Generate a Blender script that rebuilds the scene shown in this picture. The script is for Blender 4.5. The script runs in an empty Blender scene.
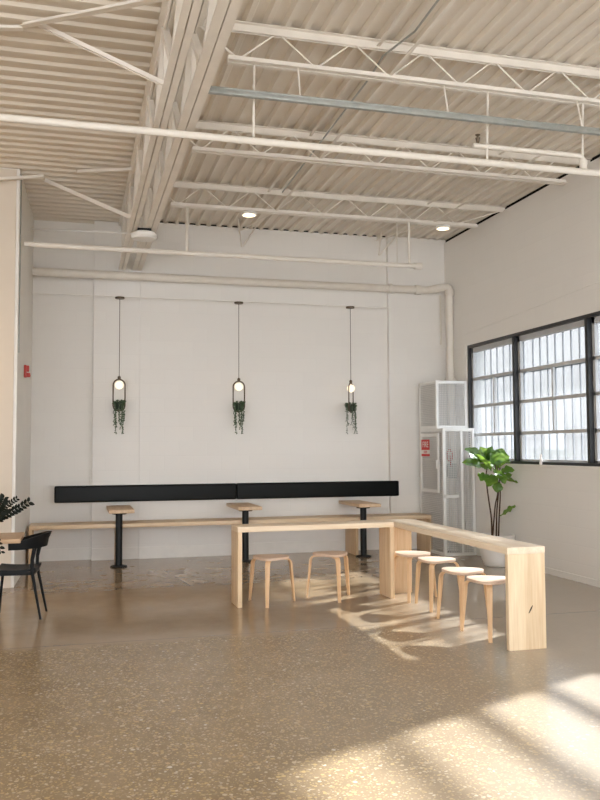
import bpy, bmesh, math, random
from mathutils import Vector, Matrix, noise
R = random.Random(7)
S = bpy.context.scene
COL = S.collection
pi = math.pi

# ------------------------------------------------------------------ helpers
class MB:
    """collects geometry in world coordinates; build() links it as one mesh object"""
    def __init__(s): s.v = []; s.f = []
    def quad_grid(s, rows, closed_u=False, closed_v=False, caps=False):
        b = len(s.v); n = len(rows); m = len(rows[0])
        for r in rows: s.v.extend([tuple(p) for p in r])
        for i in range(n if closed_u else n - 1):
            for j in range(m if closed_v else m - 1):
                i2, j2 = (i + 1) % n, (j + 1) % m
                s.f.append((b + i*m + j, b + i*m + j2, b + i2*m + j2, b + i2*m + j))
        if caps:
            s.f.append(tuple(b + j for j in range(m))[::-1])
            s.f.append(tuple(b + (n-1)*m + j for j in range(m)))
    def box(s, x0, x1, y0, y1, z0, z1):
        b = len(s.v)
        s.v += [(x0,y0,z0),(x1,y0,z0),(x1,y1,z0),(x0,y1,z0),(x0,y0,z1),(x1,y0,z1),(x1,y1,z1),(x0,y1,z1)]
        s.f += [tuple(b+i for i in q) for q in ((3,2,1,0),(4,5,6,7),(0,1,5,4),(1,2,6,5),(2,3,7,6),(3,0,4,7))]
        return s
    def bar(s, p, q, w, h, up=(0,0,1)):
        p, q = Vector(p), Vector(q); d = (q - p).normalized(); u = Vector(up)
        if abs(d.dot(u)) > .99: u = Vector((1,0,0))
        a = d.cross(u).normalized(); c = a.cross(d).normalized()
        rows = []
        for o in (p, q):
            rows.append([o - a*w/2 - c*h/2, o + a*w/2 - c*h/2, o + a*w/2 + c*h/2, o - a*w/2 + c*h/2])
        s.quad_grid(rows, closed_v=True, caps=True); return s
    def tube(s, pts, r, n=10, radii=None):
        pts = [Vector(p) for p in pts]; rows = []
        t0 = (pts[1] - pts[0]).normalized()
        u = Vector((0,0,1)) if abs(t0.z) < .9 else Vector((1,0,0))
        a = t0.cross(u).normalized()
        for i, p in enumerate(pts):
            if i == 0: t = t0
            elif i == len(pts)-1: t = (pts[-1]-pts[-2]).normalized()
            else: t = ((pts[i+1]-p).normalized() + (p-pts[i-1]).normalized()).normalized()
            a = (a - t*a.dot(t)).normalized(); c = t.cross(a)
            rr = radii[i] if radii else r
            rows.append([p + (a*math.cos(2*pi*k/n) + c*math.sin(2*pi*k/n))*rr for k in range(n)])
        s.quad_grid(rows, closed_v=True, caps=True); return s
    def lathe(s, prof, c=(0,0,0), n=24):
        rows = []
        for r, z in prof:
            rows.append([(c[0]+r*math.cos(2*pi*k/n), c[1]+r*math.sin(2*pi*k/n), c[2]+z) for k in range(n)])
        s.quad_grid(rows, closed_v=True, caps=True); return s
    def prism(s, poly, z0, z1):
        b = len(s.v); n = len(poly)
        s.v += [(x,y,z0) for x,y in poly] + [(x,y,z1) for x,y in poly]
        s.f.append(tuple(b+i for i in range(n))[::-1]); s.f.append(tuple(b+n+i for i in range(n)))
        for i in range(n):
            j = (i+1) % n; s.f.append((b+i, b+j, b+n+j, b+n+i))
        return s
    def build(s, name, mat, parent=None, bevel=0, seg=2, smooth=False, angle=40):
        off = Vector((0,0,0)); p = parent
        while p: off += p.location; p = p.parent
        me = bpy.data.meshes.new(name)
        me.from_pydata([tuple(Vector(v) - off) for v in s.v], [], s.f)
        bm = bmesh.new(); bm.from_mesh(me)
        bmesh.ops.recalc_face_normals(bm, faces=bm.faces)
        if bevel:
            es = [e for e in bm.edges if len(e.link_faces) == 2 and e.calc_face_angle(0) > .6]
            bmesh.ops.bevel(bm, geom=es, offset=bevel, segments=seg, profile=.6, affect='EDGES', clamp_overlap=True)
        bm.to_mesh(me); bm.free()
        if smooth or bevel:
            for pl in me.polygons: pl.use_smooth = True
            me.set_sharp_from_angle(angle=math.radians(angle))
        me.materials.append(mat)
        o = bpy.data.objects.new(name, me); COL.objects.link(o)
        if parent: o.parent = parent
        return o

def tag(o, label=None, cat=None, group=None, kind=None):
    if label: o['label'] = label
    if cat: o['category'] = cat
    if group: o['group'] = group
    if kind: o['kind'] = kind
    return o
def thing(name, label, cat, loc=(0,0,0), group=None, kind=None):
    o = bpy.data.objects.new(name, None); COL.objects.link(o)
    o.empty_display_size = .1; o.location = loc
    return tag(o, label, cat, group, kind)
def copy_tree(o, parent=None):
    c = o.copy(); COL.objects.link(c)
    if parent: c.parent = parent
    for ch in list(o.children): copy_tree(ch, c)
    return c

# ------------------------------------------------------------------ materials
class NT:
    def __init__(s, name):
        s.m = bpy.data.materials.new(name); s.m.use_nodes = True
        s.t = s.m.node_tree; s.n = s.t.nodes; s.n.clear()
        s.out = s.n.new('ShaderNodeOutputMaterial')
    def new(s, t, **kw):
        n = s.n.new(t)
        for k, v in kw.items(): setattr(n, k, v)
        return n
    def l(s, a, b): s.t.links.new(a, b)
    def principled(s, col=(.8,.8,.8), rough=.5, spec=.5, metal=0, **kw):
        p = s.new('ShaderNodeBsdfPrincipled')
        p.inputs['Base Color'].default_value = (*col, 1)
        p.inputs['Roughness'].default_value = rough
        p.inputs['Specular IOR Level'].default_value = spec
        p.inputs['Metallic'].default_value = metal
        for k, v in kw.items(): p.inputs[k].default_value = v
        s.l(p.outputs[0], s.out.inputs[0]); s.p = p; return p
    def coord(s, scale=(1,1,1), rot=(0,0,0), loc=(0,0,0)):
        tc = s.new('ShaderNodeTexCoord'); mp = s.new('ShaderNodeMapping')
        mp.inputs['Scale'].default_value = scale; mp.inputs['Rotation'].default_value = rot; mp.inputs['Location'].default_value = loc
        s.l(tc.outputs['Object'], mp.inputs[0]); return mp.outputs[0]
    def noise(s, vec, scale, detail=3, rough=.5):
        n = s.new('ShaderNodeTexNoise'); n.inputs['Scale'].default_value = scale
        n.inputs['Detail'].default_value = detail; n.inputs['Roughness'].default_value = rough
        s.l(vec, n.inputs['Vector']); return n.outputs['Fac']
    def ramp(s, fac, stops):
        r = s.new('ShaderNodeValToRGB'); e = r.color_ramp.elements
        while len(e) < len(stops): e.new(.5)
        for el, (p, c) in zip(e, stops):
            el.position = p; el.color = (*c, 1) if len(c) == 3 else c
        s.l(fac, r.inputs[0]); return r.outputs[0]
    def math(s, op, a, b=None, clamp=False):
        n = s.new('ShaderNodeMath', operation=op); n.use_clamp = clamp
        for i, x in enumerate((a, b)):
            if x is None: continue
            if isinstance(x, (int, float)): n.inputs[i].default_value = x
            else: s.l(x, n.inputs[i])
        return n.outputs[0]
    def mix(s, fac, a, b, mode='MIX'):
        n = s.new('ShaderNodeMix', data_type='RGBA', blend_type=mode)
        for i, x in ((0, fac), (6, a), (7, b)):
            if isinstance(x, (int, float)): n.inputs[i].default_value = x
            elif isinstance(x, tuple): n.inputs[i].default_value = (*x, 1)
            else: s.l(x, n.inputs[i])
        return n.outputs[2]
    def bump(s, h, strength=.2, dist=.01):
        b = s.new('ShaderNodeBump'); b.inputs['Strength'].default_value = strength; b.inputs['Distance'].default_value = dist
        s.l(h, b.inputs['Height']); s.l(b.outputs[0], s.p.inputs['Normal'])

def plain(name, col, rough=.5, spec=.5, metal=0, var=.06, scale=8, bump=0):
    m = NT(name); m.principled(col, rough, spec, metal)
    f = m.noise(m.coord(), scale, 4)
    lo = tuple(c*(1-var) for c in col); hi = tuple(min(1, c*(1+var)) for c in col)
    m.l(m.ramp(f, [(.3, lo), (.7, hi)]), m.p.inputs['Base Color'])
    if bump: m.bump(m.noise(m.coord(), scale*20, 3), bump, .003)
    return m.m

def block_wall(name, col, swap):
    """painted concrete block: faint running-bond joints"""
    m = NT(name); m.principled(col, .62, .35)
    v = m.coord(rot=swap)
    b = m.new('ShaderNodeTexBrick'); m.l(v, b.inputs['Vector'])
    b.inputs['Scale'].default_value = 1; b.inputs['Brick Width'].default_value = .4; b.inputs['Row Height'].default_value = .2
    b.inputs['Mortar Size'].default_value = .006; b.inputs['Mortar Smooth'].default_value = .6; b.offset = .5
    k = .978
    b.inputs['Color1'].default_value = (*col, 1); b.inputs['Color2'].default_value = (*[c*.985 for c in col], 1)
    b.inputs['Mortar'].default_value = (*[c*k for c in col], 1)
    f = m.noise(m.coord(), .9, 4)
    c2 = m.mix(m.math('MULTIPLY', f, .10), b.outputs['Color'], tuple(c*.8 for c in col))
    m.l(c2, m.p.inputs['Base Color'])
    h = m.math('ADD', m.math('MULTIPLY', b.outputs['Fac'], -1), m.math('MULTIPLY', m.noise(m.coord(), 60, 3), .25))
    m.bump(h, .22, .004)
    return m.m

WALLC = (.80, .782, .75)
M_wall_b = block_wall('painted_block_back', WALLC, (pi/2, 0, 0))
M_wall_r = block_wall('painted_block_right', WALLC, (pi/2, pi/2, 0))
M_plaster = plain('painted_plaster', (.80, .77, .72), .6, .3, var=.02, scale=2)
M_white = plain('white_paint', (.80, .78, .74), .45, .4, var=.03)
M_steel_paint = plain('painted_steel', (.79, .75, .685), .5, .4, var=.05, scale=5)
M_pipe = plain('painted_pipe', (.72, .68, .615), .45, .4, var=.03)
M_deck = plain('painted_deck', (.77, .72, .645), .55, .35, var=.04, scale=1.5)
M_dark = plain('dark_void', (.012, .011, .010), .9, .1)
M_galv = plain('galvanised', (.40, .42, .405), .35, .5, .6, var=.1, scale=20)
M_black = plain('black_powder_coat', (.008, .009, .009), .45, .25)
M_blackplastic = plain('black_plastic', (.006, .007, .008), .5, .15)
M_vinyl = plain('black_vinyl', (.0035, .0045, .004), .40, .14, var=.1, bump=.15, scale=6)
M_frame = plain('dark_window_frame', (.025, .026, .028), .4, .4)
M_muntin = plain('grey_muntin', (.50, .51, .52), .5, .4)
M_bars = plain('grey_bars', (.5, .51, .53), .55, .3)
M_red = plain('red_paint', (.50, .05, .04), .4, .5)
M_pot = plain('white_ceramic', (.80, .78, .75), .35, .5, var=.02)
M_soil = plain('soil', (.05, .035, .025), .95, .1, var=.4, scale=60, bump=.5)
M_bark = plain('bark', (.075, .045, .03), .8, .2, var=.4, scale=40, bump=.4)
M_vine = plain('vine_leaf', (.07, .11, .055), .5, .4, var=.35, scale=50)
M_zz = plain('dark_leaf', (.008, .011, .007), .5, .15, var=.3, scale=30)
M_bronze = plain('bronze', (.10, .075, .05), .4, .5, .7)
M_planter = plain('dark_green_planter', (.018, .032, .016), .5, .4)
M_metalw = plain('white_metal', (.82, .82, .80), .4, .45, var=.02)
M_signw = plain('sign_white', (.85, .80, .76), .5, .4, var=.01)
M_signr = plain('sign_red', (.58, .03, .025), .45, .4, var=.03)
M_ext = plain('pale_render', (.36, .345, .33), .8, .2, var=.1, scale=.7)
M_asphalt = plain('concrete_ground', (.16, .155, .15), .9, .2)

def leaf_mat():
    m = NT('fiddle_leaf'); m.principled((.09, .19, .04), .24, .6)
    f = m.noise(m.coord(), 9, 3)
    m.l(m.ramp(f, [(.25, (.02, .065, .014)), (.5, (.07, .17, .028)), (.75, (.24, .36, .06))]), m.p.inputs['Base Color'])
    tr = m.new('ShaderNodeBsdfTranslucent'); tr.inputs[0].default_value = (.35, .55, .08, 1)
    mx = m.new('ShaderNodeMixShader'); mx.inputs[0].default_value = .3
    m.l(m.p.outputs[0], mx.inputs[1]); m.l(tr.outputs[0], mx.inputs[2]); m.l(mx.outputs[0], m.out.inputs[0])
    return m.m
M_leaf = leaf_mat()

def wood(name, axis, light, dark, rough=.45, planks=None, knot=None, sc=1.0):
    """grain runs along axis (0 x, 1 y, 2 z)"""
    m = NT(name); m.principled(light, rough, .35)
    s = [14*sc]*3; s[axis] = .9*sc
    v = m.coord(tuple(s))
    f1 = m.noise(v, 1.6, 5, .6)
    s2 = [90]*3; s2[axis] = 2.5
    f2 = m.noise(m.coord(tuple(s2)), 1, 3)
    f = m.math('ADD', m.math('MULTIPLY', f1, .75), m.math('MULTIPLY', f2, .25))
    c = m.ramp(f, [(.36, dark), (.5, tuple((a+b)/2 for a, b in zip(light, dark))), (.62, light)])
    if planks:   # (axis across, width)
        ax, w = planks
        tc = m.new('ShaderNodeTexCoord'); sx = m.new('ShaderNodeSeparateXYZ'); m.l(tc.outputs['Object'], sx.inputs[0])
        k = m.math('FLOOR', m.math('DIVIDE', sx.outputs[ax], w))
        wn = m.new('ShaderNodeTexWhiteNoise', noise_dimensions='1D'); m.l(k, wn.inputs['W'])
        c = m.mix(m.math('MULTIPLY', wn.outputs['Value'], .22), c, tuple(a*.72 for a in dark))
    if knot:     # a dark slash: centre x,z, length, width, angle
        kx, kz, L, W_, an = knot
        vv = m.coord(rot=(0, 0, 0)); sx = m.new('ShaderNodeSeparateXYZ'); m.l(vv, sx.inputs[0])
        dx = m.math('SUBTRACT', sx.outputs[0], kx); dz = m.math('SUBTRACT', sx.outputs[2], kz)
        ca, sa = math.cos(an), math.sin(an)
        u = m.math('ADD', m.math('MULTIPLY', dx, ca), m.math('MULTIPLY', dz, sa))
        w = m.math('SUBTRACT', m.math('MULTIPLY', dz, ca), m.math('MULTIPLY', dx, sa))
        q = m.math('ADD', m.math('POWER', m.math('ABSOLUTE', m.math('DIVIDE', u, L)), 2), m.math('POWER', m.math('ABSOLUTE', m.math('DIVIDE', w, W_)), 2))
        c = m.mix(m.math('LESS_THAN', q, 1.0), c, (.05, .03, .02))
    m.l(c, m.p.inputs['Base Color'])
    m.bump(f, .08, .002)
    return m.m
PL, PD = (.80, .63, .43), (.62, .43, .25)
W_bar_x = wood('pine_along_x', 0, (.86, .73, .55), (.75, .58, .40), planks=(1, .075))
W_bar_y = wood('pine_along_y', 1, (.88, .77, .61), (.78, .63, .46), planks=(0, .075))  # pine paled so the colour carries sunlight on the tabletop
W_leg_zx = wood('pine_upright', 2, PL, PD, planks=(1, .07))
W_leg_zy = wood('pine_upright_wide', 2, PL, PD, planks=(0, .07))
W_leg_knot = wood('pine_upright_knot', 2, (.83, .68, .48), (.68, .50, .31), planks=(0, .075), knot=(.026, .294, .034, .006, 1.05))
W_bench_x = wood('birch_bench', 0, (.80, .64, .45), (.68, .50, .31), planks=(1, .18))
W_bench_z = wood('birch_bench_upright', 2, (.72, .53, .33), (.60, .42, .24))
W_ped = wood('oak_pedestal_top', 1, (.74, .56, .38), (.57, .39, .24), planks=(0, .08))
W_seat = wood('birch_seat', 0, (.72, .56, .44), (.63, .47, .35), rough=.55)
W_stleg = wood('birch_stool_leg', 2, (.77, .53, .32), (.64, .41, .22), rough=.45)
W_table = wood('oak_table', 0, (.66, .47, .30), (.50, .33, .19), planks=(1, .09))

def floor_mat():
    m = NT('polished_concrete_floor'); m.principled((.3, .22, .14), .2, .5)
    tc = m.new('ShaderNodeTexCoord'); P = tc.outputs['Object']
    sx = m.new('ShaderNodeSeparateXYZ'); m.l(P, sx.inputs[0]); X, Y = sx.outputs[0], sx.outputs[1]
    n1 = m.noise(P, .55, 5, .6); n2 = m.noise(P, 3.5, 5, .65); n3 = m.noise(P, 26, 4, .6)
    # smooth trowelled concrete
    sm = m.ramp(n2, [(.28, (.33, .222, .115)), (.5, (.38, .265, .145)), (.72, (.425, .305, .175))])
    sm = m.mix(m.math('MULTIPLY', n1, .5), sm, (.35, .265, .175))
    sm = m.mix(m.math('MULTIPLY', n3, .25), sm, (.27, .185, .105))
    # older grey slab along the back wall
    bk = m.ramp(n2, [(.3, (.25, .172, .098)), (.5, (.33, .232, .138)), (.7, (.42, .315, .205))])
    wob = m.math('MULTIPLY', m.math('SUBTRACT', m.noise(P, 1.7, 3), .5), .35)
    kb = m.math('MULTIPLY', m.math('ADD', m.math('SUBTRACT', Y, 9.12), wob), 9, clamp=True)
    sm = m.mix(kb, sm, bk)
    # exposed aggregate
    def stones(scale, lo, hi):
        v = m.new('ShaderNodeTexVoronoi'); v.inputs['Scale'].default_value = scale
        nn = m.new('ShaderNodeTexNoise'); nn.inputs['Scale'].default_value = scale*.8; m.l(P, nn.inputs['Vector'])
        mixv = m.new('ShaderNodeMix', data_type='VECTOR'); mixv.inputs[0].default_value = .012
        m.l(P, mixv.inputs[4]); m.l(nn.outputs['Color'], mixv.inputs[5]); m.l(mixv.outputs[1], v.inputs['Vector'])
        sc = m.new('ShaderNodeSeparateColor'); m.l(v.outputs['Color'], sc.inputs[0])
        thr = m.math('ADD', m.math('MULTIPLY', sc.outputs[1], hi - lo), lo)
        mask = m.math('MULTIPLY', m.math('SUBTRACT', thr, v.outputs['Distance']), 9, clamp=True)
        col = m.ramp(sc.outputs[0], [(.0, (.21, .155, .095)), (.22, (.46, .34, .17)), (.42, (.62, .44, .18)), (.6, (.32, .23, .13)), (.75, (.66, .55, .38)), (.9, (.52, .34, .15)), (1, (.76, .69, .55))])
        return mask, col
    base = m.ramp(n2, [(.3, (.25, .172, .085)), (.5, (.295, .208, .108)), (.7, (.34, .245, .138))])
    base = m.mix(m.math('MULTIPLY', n3, .3), base, (.17, .12, .075))
    k1, c1 = stones(40, .05, .56); k2, c2 = stones(80, .05, .62)
    dens = m.ramp(n1, [(.3, (.55,)*3), (.6, (1,)*3)])
    tz = m.mix(m.math('MULTIPLY', k2, .75), base, c2)
    tz = m.mix(m.math('MULTIPLY', k1, dens), tz, c1)
    # worn blue-grey spots
    sp = m.ramp(m.noise(P, 2.3, 6, .7), [(.68, (0,)*3), (.76, (1,)*3)])
    tz = m.mix(m.math('MULTIPLY', sp, .45), tz, (.12, .115, .105))
    wob2 = m.math('MULTIPLY', m.math('SUBTRACT', m.noise(P, 2.2, 4), .5), .3)
    kt = m.math('MULTIPLY', m.math('ADD', m.math('SUBTRACT', 6.70, Y), wob2), 8, clamp=True)
    # to the right the aggregate gives way to plain concrete
    kr = m.math('MULTIPLY', m.math('ADD', m.math('SUBTRACT', m.math('ADD', 4.0, m.math('MULTIPLY', m.math('SUBTRACT', 4.6, Y), .5)), X), m.math('MULTIPLY', wob2, 3)), 1.2, clamp=True)
    kt = m.math('MULTIPLY', kt, kr)
    c = m.mix(kt, sm, tz)
    gx = m.math('MULTIPLY', m.math('MULTIPLY', m.math('SUBTRACT', X, m.math('ADD', .6, m.math('MULTIPLY', m.math('SUBTRACT', Y, 3.6), .36))), .42, clamp=True), .84)
    c = m.mix(gx, c, m.mix(m.math('MULTIPLY', n3, .35), (.40, .355, .30), (.30, .26, .21)))  # greyer concrete at right, plus a veil of light put into the colour
    # saw cut and cracks
    def line(d, w): return m.math('LESS_THAN', m.math('ABSOLUTE', d), w)
    cut = line(m.math('SUBTRACT', Y, 6.72), .006)
    c = m.mix(m.math('MULTIPLY', cut, .55), c, (.09, .065, .045))
    cut2 = m.math('MULTIPLY', line(m.math('SUBTRACT', X, m.math('ADD', .95, m.math('MULTIPLY', m.math('SUBTRACT', Y, 11.6), -.12))), .012), m.math('GREATER_THAN', Y, 9.2))
    cut3 = m.math('MULTIPLY', line(m.math('SUBTRACT', X, m.math('ADD', 1.62, m.math('MULTIPLY', m.math('SUBTRACT', Y, 11.6), .15))), .010), m.math('GREATER_THAN', Y, 10.2))
    c = m.mix(m.math('MULTIPLY', m.math('MAXIMUM', cut2, cut3), .6), c, (.08, .06, .045))
    m.l(c, m.p.inputs['Base Color'])
    rg = m.ramp(n1, [(.3, (.115,)*3), (.7, (.16,)*3)])
    m.l(m.mix(m.math('MULTIPLY', kt, .6), rg, (.30, .30, .30)), m.p.inputs['Roughness'])
    return m.m
M_floor = floor_mat()

def glass_mat(name, haze, tint):
    m = NT(name)
    t = m.new('ShaderNodeBsdfTransparent'); t.inputs[0].default_value = tint; g = m.new('ShaderNodeBsdfGlossy'); g.inputs['Roughness'].default_value = .03
    d = m.new('ShaderNodeBsdfTranslucent'); d.inputs[0].default_value = (.9, .93, .96, 1)
    a = m.new('ShaderNodeMixShader'); b = m.new('ShaderNodeMixShader')
    f = m.noise(m.coord(), 2.0, 4); h = m.math('MULTIPLY', m.math('ADD', f, .5), haze)
    m.l(h, a.inputs[0]); m.l(t.outputs[0], a.inputs[1]); m.l(d.outputs[0], a.inputs[2])
    b.inputs[0].default_value = .05; m.l(a.outputs[0], b.inputs[1]); m.l(g.outputs[0], b.inputs[2])
    m.l(b.outputs[0], m.out.inputs[0]); return m.m
M_glass = glass_mat('clear_glass', .018, (.82, .84, .86, 1))
M_film = glass_mat('filmed_glass', .022, (.72, .745, .765, 1))

def perf_mat():
    """white sheet metal with rows of punched holes"""
    m = NT('perforated_sheet'); m.principled((.62, .61, .59), .45, .4)
    v = m.coord()
    sx = m.new('ShaderNodeSeparateXYZ'); m.l(v, sx.inputs[0])
    h = m.math('ADD', sx.outputs[0], sx.outputs[1])
    P = .026
    def cell(x): return m.math('SUBTRACT', m.math('FRACT', m.math('DIVIDE', x, P)), .5)
    a, b = cell(h), cell(sx.outputs[2])
    r = m.math('SQRT', m.math('ADD', m.math('MULTIPLY', a, a), m.math('MULTIPLY', b, b)))
    hole = m.math('LESS_THAN', r, .42)
    t = m.new('ShaderNodeBsdfTransparent'); mx = m.new('ShaderNodeMixShader')
    m.l(hole, mx.inputs[0]); m.l(m.p.outputs[0], mx.inputs[1]); m.l(t.outputs[0], mx.inputs[2]); m.l(mx.outputs[0], m.out.inputs[0])
    return m.m
M_perf = perf_mat()

def emit(name, col, s):
    m = NT(name); e = m.new('ShaderNodeEmission'); e.inputs[0].default_value = (*col, 1); e.inputs[1].default_value = s
    m.l(e.outputs[0], m.out.inputs[0]); return m.m
M_globe = emit('lamp_globe', (1, .80, .55), .85)
M_led = emit('led_lens', (1, .78, .50), 2.2)

# ------------------------------------------------------------------ room shell
W, XR, XL = 11.64, 5.43, -.57
ZT = 4.674
def struct(mb, name, mat, **kw):
    return tag(mb.build(name, mat, **kw), kind='structure')
struct(MB().box(-7.2, 6.0, -4.4, 12.0, -.12, 0), 'floor', M_floor)
b = MB()
b.box(.864, 6.0, W, W+.3, 0, ZT); b.box(.236, .864, W+.03, W+.3, 0, ZT); b.box(XL, .236, W+.14, W+.3, 0, 4.655)
wb = struct(b, 'wall_back', M_wall_b)
struct(MB().box(4.515, XR+.1, W-.075, W+.05, 0, ZT), 'trim_1', M_wall_b)
# right wall with openings
WIN = [(6.95, 10.83), (1.6, 6.01), (-3.6, .7)]
Z0, Z1 = 1.285, 2.955
b = MB(); XO = XR + .3
b.box(XR, XO, -4.2, W+.3, 0, Z0); b.box(XR, XO, -4.2, W+.3, Z1, 4.615)
ys = sorted([-4.2] + [y for w in WIN for y in w] + [W+.3])
for i in range(0, len(ys), 2): b.box(XR, XO, ys[i], ys[i+1], Z0, Z1)
struct(b, 'wall_right', M_wall_r)
# left: pier that faces the camera, its return, and the far side of the hall
struct(MB().prism([(-7.2, 9.65), (-.625, 9.65), (XL, W+.05), (XL, W+.3), (-7.2, W+.3)], 0, 4.7), 'wall_left', M_plaster)
struct(MB().box(-7.2, -7.0, -.4, 9.65, 0, 4.7), 'wall_front_left', M_plaster)
b = MB(); b.box(-7.2, 6.0, -4.4, -4.2, 3.5, 4.7); b.box(5.4, 6.0, -4.4, -4.2, 0, 3.5)
struct(b, 'wall_rear', M_plaster)
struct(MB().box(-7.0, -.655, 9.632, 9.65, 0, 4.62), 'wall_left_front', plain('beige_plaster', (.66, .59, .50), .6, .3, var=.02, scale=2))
struct(MB().box(-.655, -.619, 9.643, 9.69, 0, 4.66), 'trim_2', M_white, bevel=.004)
struct(MB().box(XR-.012, XR, 10.86, 10.99, .02, 2.98), 'trim_3', M_white, bevel=.003)
b = MB(); b.box(.864, 4.515, W-.014, W, 0, .16); b.box(.236, .864, W+.016, W+.03, 0, .16); b.box(XL, .236, W+.126, W+.14, 0, .16)
struct(b, 'baseboard_back', M_white)
struct(MB().box(XR-.012, XR, -4.2, 10.8, 0, .07), 'baseboard_right', M_wall_r)
struct(MB().box(XL, 6.0, W+.045, W+.30, ZT+.001, 4.735), 'gap_shade_back', M_dark)  # dark strip standing in for shade in the flute gaps
struct(MB().box(XR+.03, XO+.06, -4.2, W+.04, 4.616, 4.735), 'gap_shade_right', M_dark)  # dark strip standing in for shade between right wall and deck
# corrugated steel deck
def deck_profile(u0, u1, pitch, zb, zt):
    pts = []; u = u0
    while u < u1:
        pts += [(u, zb), (u+pitch*.26, zb), (u+pitch*.38, zt), (u+pitch*.62, zt), (u+pitch*.88, zt)]
        u += pitch
    pts.append((u, zb)); return pts
b = MB(); pr = deck_profile(.585, XR+.3, .152, 4.665, 4.705)
b.quad_grid([[(u, -4.1, z) for u, z in pr], [(u, W+.32, z) for u, z in pr]])
struct(b, 'ceiling', M_deck)
b = MB(); pr = deck_profile(-4.1, W+.25, .178, 4.635, 4.658)
b.quad_grid([[(-7.1, u, z) for u, z in pr], [(.60, u, z) for u, z in pr]])
struct(b, 'ceiling_left', plain('painted_deck_shade', (.68, .62, .53), .55, .3, var=.04, scale=1.5))  # same paint as the right deck, darkened for the left bay's shade
# weather roof over both decks (keeps the sky out of the flute ends)
struct(MB().box(-7.2, XR+.4, -4.2, W+.4, 4.735, 4.80), 'ceiling_roof', M_dark)

# ------------------------------------------------------------------ windows
def build_window(n, y0, y1, mull, label_side):
    w = thing('window_%d' % n, None, None, (XR, y0, Z0), kind='structure')
    xa, xb = XR-.005, XR+.075
    f = MB()
    f.box(xa, xb, y0, y1, Z1-.04, Z1); f.box(xa, xb, y0, y1, Z0, Z0+.035)
    f.box(xa, xb, y0, y0+.035, Z0, Z1); f.box(xa, xb, y1-.035, y1, Z0, Z1)
    f.build('frame', M_frame, w, bevel=.006)
    for m in mull: MB().box(xa-.01, xb, m-.026, m+.026, Z0+.035, Z1-.04).build('mullion', M_frame, w, bevel=.005)
    ed = [y0+.035] + [v for m in mull for v in (m-.026, m+.026)] + [y1-.035]
    for i in range(0, len(ed), 2):
        a, c = ed[i], ed[i+1]
        g = MB()
        hs = [Z0+.39, Z0+.79, Z0+1.18]
        rh = .02 if n == 1 else .045
        for h in hs: g.box(XR+.045, XR+.085, a, c, h-rh, h+rh)
        s = .045
        g.box(XR+.045, XR+.085, a, a+s, Z0+.035, Z1-.04); g.box(XR+.045, XR+.085, c-s, c, Z0+.035, Z1-.04)
        g.box(XR+.045, XR+.085, a, c, Z1-.11, Z1-.04); g.box(XR+.045, XR+.085, a, c, Z0+.035, Z0+.06)
        nc = 1 if n == 1 else 0
        for k in range(nc):
            y = a + (c-a)*(k+1)/(nc+1)
            g.box(XR+.05, XR+.08, y-.014, y+.014, hs[0], hs[2])
        g.build('muntins', M_muntin, w)
        p = MB(); p.box(XR+.089, XR+.093, a, c, Z0+.035, Z1-.04); p.build('glass_pane', M_film if n == 1 else M_glass, w)
        br = MB(); nb = max(3, int(round((c-a)/.172)))
        for k in range(nb):
            y = a + (c-a)*(k+.5)/nb
            br.box(XR+.20, XR+.215, y-.0085, y+.0085, Z0+.02, Z1-.02)
        for h in (hs[0]-.0, hs[2]+.0): br.box(XR+.20, XR+.22, a, c, h-.012, h+.012)
        if n == 1: br.build('security_bars', M_bars, w)
    MB().box(XR-.03, XR+.3, y0, y1, Z0-.03, Z0).build('window_sill', M_white, w, bevel=.005)
    return w
build_window(1, *WIN[0], (7.95, 9.53), '')
build_window(2, *WIN[1], (3.25,), '')
build_window(3, *WIN[2], (-2.2, -.8), '')

# ------------------------------------------------------------------ roof steel
def truss(name, label, x0, x1, group):
    t = thing(name, label, 'roof girder', ((x0+x1)/2, 4, 3.98), group)
    g = .007; xm = (x0+x1)/2
    for nm, z, th in (('bottom_chord', 3.98, .012), ('top_chord', 4.60, .014)):
        c = MB()
        for s in (-1, 1):
            e = x0 if s < 0 else x1
            a0, a1 = sorted((e, xm + s*g/2))
            if nm == 'bottom_chord':
                c.box(a0, a1, -2, W+.1, z, z+th)
                v0, v1 = sorted((xm+s*g/2, xm+s*(g/2+.010))); c.box(v0, v1, -2, W+.1, z+th, z+.085)
            else:
                c.box(a0, a1, -2, W+.1, z, z+th)
                v0, v1 = sorted((xm+s*g/2, xm+s*(g/2+.010))); c.box(v0, v1, -2, W+.1, z-.08, z)
        c.build(nm, M_steel_paint, t)
    web = MB(); y = 2.9; k = 0
    while y < W:
        web.bar((xm, y, 4.02), (xm, y+.62, 4.58), .05, .045) if k % 2 == 0 else web.bar((xm, y, 4.58), (xm, y+.62, 4.02), .05, .045)
        if k % 2 == 0: web.bar((xm+.01, y+.62, 4.02), (xm+.01, y+.62, 4.58), .04, .035)
        y += .62; k += 1
    web.build('web', M_steel_paint, t)
    y = 3.6
    while y < W:
        MB().box(xm-.03, xm+.03, y, y+.10, 3.993, 4.003).build('tie_plate', M_steel_paint, t); y += 1.24
    return t
truss('roof_girder', 'left one of the two long white steel trusses running to the back wall', .56, .66, 'roof trusses')
truss('roof_girder', 'right one of the two long white steel trusses, where the joists land', .745, .878, 'roof trusses')

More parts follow.
